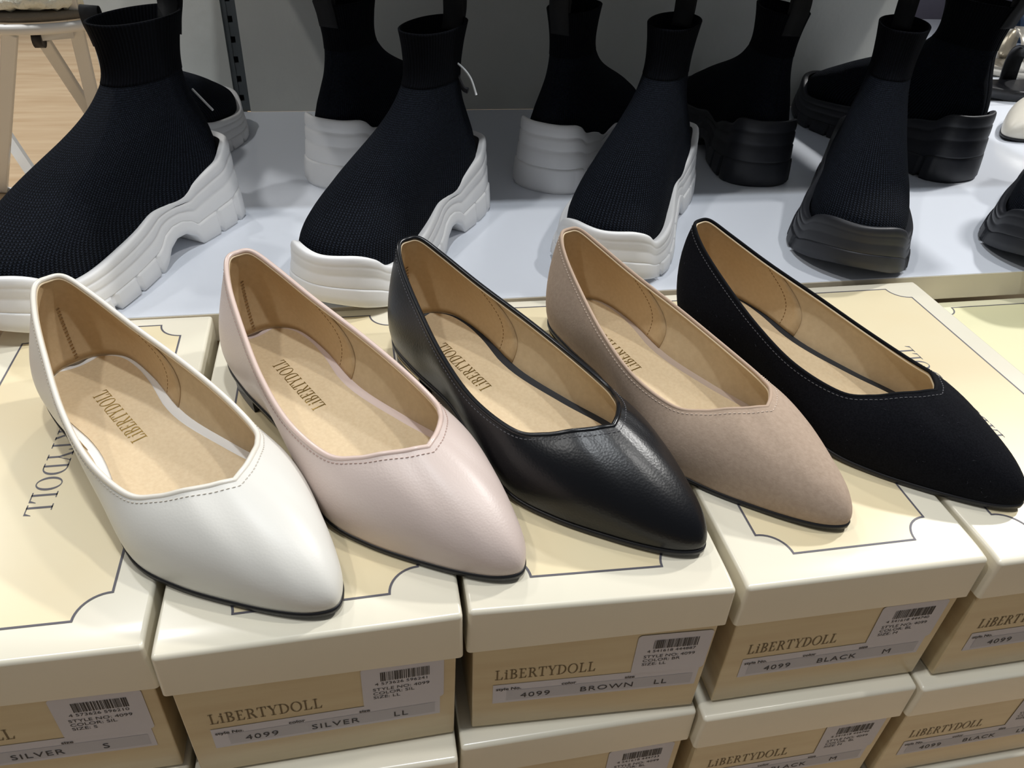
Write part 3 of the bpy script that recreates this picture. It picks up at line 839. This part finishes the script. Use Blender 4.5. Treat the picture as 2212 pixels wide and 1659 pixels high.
def make_sneaker(label, sole_mat, out_mat, group):
    root = thing('sock_sneaker', label, 'shoe', (0, 0, 0), 0, group)
    G, UV = sock_grid(22, 120); G = smooth_grid(G, 4)
    def sockobj(G, UV, nm, m, par):
        b_ = MB(); n, k_ = G.shape[:2]
        Gc = np.concatenate([G, G[:1]], 0); UVc = np.concatenate([UV, UV[:1] + [1, 0]], 0)
        b_.grid(Gc); b_.uv = UVc.reshape(-1, 2)
        oo = b_.build(nm, m, par); return oo
    up = sockobj(G, UV, 'knit_upper', M_KNIT, root)
    up.modifiers.new('solid', 'SOLIDIFY').thickness = -.0012
    G2, UV2 = sock_grid(117, 157, grow=.35)
    cf = sockobj(G2, UV2, 'ribbed_cuff', M_RIB, root)
    cf.modifiers.new('solid', 'SOLIDIFY').thickness = -.0016
    tb = MB(); path = [(16.0, 139), (12.6, 150), (8.4, 160), (7.4, 168), (8.8, 173.5), (11.8, 173.5), (13.4, 168), (13.2, 158), (16.4, 147)]
    path = spl(np.array(path, float), 4)
    V = []; F = []
    for (x, z) in path:
        for yy in (-8.5, 8.5): V.append((x * .001, yy * .001, z * .001))
    F = [(2 * i, 2 * i + 1, 2 * i + 3, 2 * i + 2) for i in range(len(path) - 1)]
    tb.add(V, F); to = tb.build('pull_tab', M_TAB, root); to.modifiers.new('solid', 'SOLIDIFY').thickness = .0012
    # midsole: wavy wall with two moulded lines
    vs = [.36, .385, .41, .50, .60, .625, .65, .70, .76, .80, .82, .84, .90, .95, .985, 1.0, 1.0, .97]
    of = [1.2, 2.2, 2.2, 1.8, 1.3, .3, .7, .7, .5, .2, -.7, -.2, -.1, -.4, -.9, -1.8, -3.2, -6.5]
    G = sole_grid(vs, of, False)
    ms = MB(); ms.grid(G, True); mo = ms.build('midsole', sole_mat, root); fix_normals(mo)
    vs = [0, 0, .05, .2, .34, .375, .39]
    of = [-9, 1.4, 2.8, 2.3, 1.6, 1.2, -2]
    G = sole_grid(vs, of)
    n = G.shape[0]
    os_ = MB(); off = os_.grid(G, True); kk = G.shape[1]; h = n // 2
    F = [(off + i * kk, off + (i + 1) * kk, off + ((n - i - 1) % n) * kk, off + ((n - i) % n) * kk) for i in range(1, h)]
    os_.f += F; os_.m += [0] * len(F)
    oo = os_.build('outsole', out_mat, root); fix_normals(oo)
    return root

M_KNIT = knit('black_knit', srgb(5, 7, 12), srgb(44, 50, 62), False)
M_RIB = knit('black_rib_knit', srgb(5, 6, 10), srgb(18, 21, 28), True)
M_TAB = mat('black_webbing', srgb(12, 13, 16), .85)
M_WSOLE = mat('white_rubber', srgb(236, 236, 236), .55, bump=('noise', 300, .05, .0004))
M_BSOLE = mat('charcoal_rubber', srgb(34, 36, 42), .5, noise=(60, srgb(42, 43, 48), (1, 1, 1)), bump=('noise', 300, .06, .0004))

GW = 'white-soled sock sneakers'; GK = 'black-soled sock sneakers'
sw = make_sneaker('black knit sock sneaker with white sole, side-on at the left edge behind the ivory pump', M_WSOLE, M_WSOLE, GW)
sw.location = (.004, .455, 0); sw.rotation_euler = (0, 0, R(-120)); sw.scale = (1.0,) * 3
def heading(lab, src, heel, deg, sc=1.0, g=None): return copy_tree(src, lab, (heel[0], heel[1], 0), R(deg), sc, g)
s2 = heading('white-soled sock sneaker pointing at us behind the pink and black leather pumps', sw, (.212, .455), -122.5, .97)
s5 = heading('white-soled sock sneaker pointing at us behind the taupe pump', sw, (.409, .475), -122.5, .97)
heading('white-soled sock sneaker turned heel towards us, behind the one at the pink pump', sw, (.102, .478), 62, .96)
heading('white-soled sock sneaker turned heel towards us, left of the one behind the taupe pump', sw, (.290, .460), 55, .96)
heading('white-soled sock sneaker mostly hidden behind the sneaker at the left edge', sw, (-.070, .475), 72, .85)
bk = make_sneaker('all-black sock sneaker pointing at us, right behind the black suede pump', M_BSOLE, M_BSOLE, GK)
bk.location = (.611, .468, 0); bk.rotation_euler = (0, 0, R(-122)); bk.scale = (.98,) * 3
heading('all-black sock sneaker turned heel towards us, nearest the middle of the shelf', bk, (.508, .458), 84, .96)
heading('all-black sock sneaker turned heel towards us at the right, between the two that face us', bk, (.728, .456), 102, 1.02)
heading('all-black sock sneaker cut off by the right edge, pointing at us', bk, (.818, .430), -135, .98)

# ------------------------------------------------------------------ folding chair beyond the left end
M_CHAIR = mat('white_painted_steel', srgb(212, 213, 212), .4)
M_MESH = mat('grey_mesh_seat', srgb(104, 98, 88), .8, bump=('voronoi', 300, .3, .002))
M_FLUFF = mat('cream_fleece', srgb(232, 234, 222), 1.0, bump=('noise', 120, .8, .006))
M_FOOT = mat('dark_cap', srgb(40, 40, 44), .6)
CM = Euler((0.936607258, -0.0482320116, -0.185124373), 'XYZ').to_matrix(); CP = Vector((0.12229773, -0.21052998, 0.28447488))
def at(px, py, y):
    """the point of the place that lies y metres deep along a sight line measured in the photograph"""
    d = CM @ Vector(((px - 1106) / 1692.6, -(py - 829.5) / 1692.6, -1))
    return CP + d * ((y - CP.y) / d.y)

ch = thing('folding_chair', 'white steel folding chair with a cream fleece cushion, standing on the wooden floor', 'chair', (-.60, 1.85, -.60))
cb = ch.location.copy()
loc = lambda p: p - cb
sc_ = at(70, 64, 1.74) + Vector((-.04, .19, 0))
zs = sc_.z
def ring(r, z, n=48, ex=1.0): return [Vector((sc_.x + r * ex * math.cos(a), sc_.y + r * math.sin(a), z)) - cb for a in [2 * PI * i / n for i in range(n)]]
b = MB(); b.tube(ring(.195, zs), .011, 10, closed=True); b.build('seat_frame', M_CHAIR, ch)
b = MB()
G = []
for r, z in ((.0, zs + .010), (.10, zs + .011), (.185, zs + .012), (.192, zs + .020), (.186, zs + .028), (.10, zs + .030), (0, zs + .030)): G.append([tuple(p) for p in ring(max(r, .0005), z)])
b.grid(np.array(G).transpose(1, 0, 2), True); o = b.build('mesh_seat', M_MESH, ch); fix_normals(o)
rnd = random.Random(4)
b = MB(); G = []
for kx, (r, z) in enumerate(((.0, zs + .031), (.10, zs + .032), (.165, zs + .032), (.185, zs + .040), (.182, zs + .058), (.16, zs + .068), (.10, zs + .072), (.0, zs + .073))):
    rr = ring(max(r, .0005), z, 96)
    if r > .15:
        for i, p in enumerate(rr):
            c = sc_ - cb; f = 1 + rnd.uniform(-.035, .035); p.x = c.x + (p.x - c.x) * f; p.y = c.y + (p.y - c.y) * f; p.z += rnd.uniform(-.004, .003)
    G.append([tuple(p) for p in rr])
b.grid(np.array(G).transpose(1, 0, 2), True); o = b.build('fleece_cushion', M_FLUFF, ch); fix_normals(o)
def ext(a, b_, z):           # carry the line a-b on down to height z
    t = (z - a.z) / (b_.z - a.z); return a + (b_ - a) * t
def leg(pa, pb, y0, y1, nm='leg', zend=-.588, wd=.030, th=.016, up_=(0, 1, 0), a_ext=0):
    a = at(*pa, y0); c = at(*pb, y1); e = ext(a, c, zend) if zend is not None else c
    if a_ext: a = a - (e - a).normalized() * a_ext
    m = MB(); m.bar(loc(a), loc(e), wd, th, up_); return rounded(m.build(nm, M_CHAIR, ch, smooth=False), .003)
leg((151, 0), (203, 225), 1.80, 1.90, a_ext=.35)
leg((22, 70), (3, 395), 1.74, 1.95)
leg((92, 84), (188, 232), 1.82, 1.98, wd=.028)
leg((-150, 0), (-98, 225), 1.80, 1.90, a_ext=.35)
a = at(-130, 407, 1.965); c = at(33, 411, 1.965)
m = MB(); m.tube([loc(a), loc(c)], .008, 8); o = m.build('floor_bar', M_CHAIR, ch)
m = MB(); m.bar(loc(at(10, 285, 1.98)), loc(at(70, 375, 1.90)), .026, .014, (0, 1, 0)); m.build('brace', M_CHAIR, ch, smooth=False)
m = MB(); m.bar(loc(at(85, 78, 1.80)), loc(at(158, 72, 1.82)), .022, .016, (0, 0, 1)); m.build('seat_bracket', M_CHAIR, ch, smooth=False)
m = MB(); p_ = loc(at(86, 85, 1.80)); m.tube([p_ + Vector((-.012, 0, 0)), p_ + Vector((.008, 0, 0))], .018, 14); m.build('pivot_cap', M_FOOT, ch)

# ------------------------------------------------------------------ swing-tag bits on two of the sneakers
M_NYL = mat('clear_nylon', srgb(210, 212, 214), .35)
M_CARD = mat('dark_tag_card', srgb(34, 34, 38), .6)
def into(root, p):
    Mx = Matrix.Translation(root.location) @ root.rotation_euler.to_matrix().to_4x4() @ Matrix.Diagonal((*root.scale, 1))
    return Mx.inverted() @ p
pts = [at(970, 120, .43), at(983, 132, .415), at(1003, 150, .405), at(1018, 172, .402), at(1029, 205, .40)]
m = MB(); m.tube([into(s2, p) for p in spl([tuple(p) for p in pts], 5).tolist() and [Vector(v) for v in spl([tuple(p) for p in pts], 5)]], .0009, 6); m.build('tag_loop', M_NYL, s2)
pts = [at(984, 130, .425), at(990, 165, .415), at(1000, 190, .41), at(1011, 196, .408)]
m = MB(); m.tube([into(s2, Vector(v)) for v in spl([tuple(p) for p in pts], 5)], [.0006 + .0018 * (i / 15) for i in range(16)], 6); m.build('tag_end', M_CARD, s2)
A_, B_ = at(415, 192, .436), at(460, 238, .425)
m = MB(); m.bar(into(sw, A_), into(sw, B_), .0012, .0012); m.build('tag_loop', M_NYL, sw, smooth=False)

# ------------------------------------------------------------------ the next display, at the right
b = MB(); b.box((1.35, 1.28, .20), (1.30, .02, .80)); structure(b.build('wall_right', mat('lavender_grey_panel', srgb(128, 126, 144), .7, noise=(6, srgb(118, 116, 134), (1, 1, 1))), smooth=False))
b = MB(); b.box((1.20, .96, -.011), (.80, .52, .022)); structure(rounded(b.build('display_shelf', [M_SHELF], smooth=False), .0006))
b = MB(); b.box((1.22, .98, -.311), (.76, .48, .578)); structure(b.build('display_base', M_CREAM_EDGE, smooth=False))
M_SILVER = mat('silver_leather', srgb(206, 200, 188), .25, metal=.75)
M_BSAND = mat('black_sandal_leather', srgb(20, 21, 25), .4)
M_PALE = mat('pale_glossy_plastic', srgb(205, 214, 228), .15)
M_NAVY = mat('navy_strap', srgb(22, 52, 84), .35)
def sandal(lab, loc_, deg, m1, m2, strap=m1 if False else None, straps=((.20, .036, .026), (.115, .052, .024))):
    root = thing('flat_sandal', lab, 'shoe', loc_, R(deg))
    L, nv, t = outline()
    k_ = .001
    n = len(L); G = []
    for z, o_ in ((0, -3), (0, 0), (10, 1), (13, 0), (13, -3)):
        G.append([((x + nv[i, 0] * o_) * k_, (y_ * .88 + nv[i, 1] * o_) * k_, (z + 12 * max(0, 1 - x / 90)) * k_) for i, (x, y_) in enumerate(L)])
    b = MB(); kk = len(G); off = b.grid(np.array(G).transpose(1, 0, 2), True); h = n // 2
    for rr in (0, kk - 1):
        F = [(off + i * kk + rr, off + (i + 1) * kk + rr, off + ((n - i - 1) % n) * kk + rr, off + ((n - i) % n) * kk + rr) for i in range(1, h)]
        b.f += F; b.m += [0] * len(F)
    o = b.build('footbed', m2, root); fix_normals(o)
    b = MB(); b.box((.026, 0, .006), (.046, .052, .012)); rounded(b.build('heel', m2, root, smooth=False), .004, 3)
    for (x, hh, wd) in straps:
        hwid = float(np.interp(x * 1000, SX, SW)) * .88 * k_
        V = []; F = []
        for i in range(17):
            a = PI * i / 16
            for s_ in (-.5, .5): V.append((x + s_ * wd - .01 * math.sin(a), hwid * math.cos(a), .010 + hh * math.sin(a) ** .75))
        F = [(2 * i, 2 * i + 1, 2 * i + 3, 2 * i + 2) for i in range(16)]
        b = MB(); b.add(V, F); o = b.build('strap', m1, root); o.modifiers.new('solid', 'SOLIDIFY').thickness = .002
    return root
sandal('black flat sandal at the upper right edge, in front of the silver one', (.905, .755, .0004), -8, M_BSAND, M_BSAND)
sandal('silver flat sandal with broad strap at the upper right edge', (.985, .875, .0004), -12, M_SILVER, M_SILVER)
sandal('navy and white sandal farthest back at the upper right corner', (1.13, 1.06, .0004), -20, M_NAVY, M_PALE)
b = MB(); b.tube([(1.30, 1.12, .0), (1.31, 1.12, .012), (1.33, 1.12, .10), (1.36, 1.13, .24)], [.05, .022, .020, .030], 20); tag(b.build('display_stand', M_PALE), 'glossy pale display stand at the upper right corner behind the sandals', 'stand')
M_OFFW = mat('off_white_leather', srgb(226, 220, 206), .4)
pump('off-white pump seen toe first at the right edge, beside the black sandal', 'offwhite', (1.085, .650, 199, .98), (M_OFFW, M_IVP, M_IVS, M_IVB), group=None)
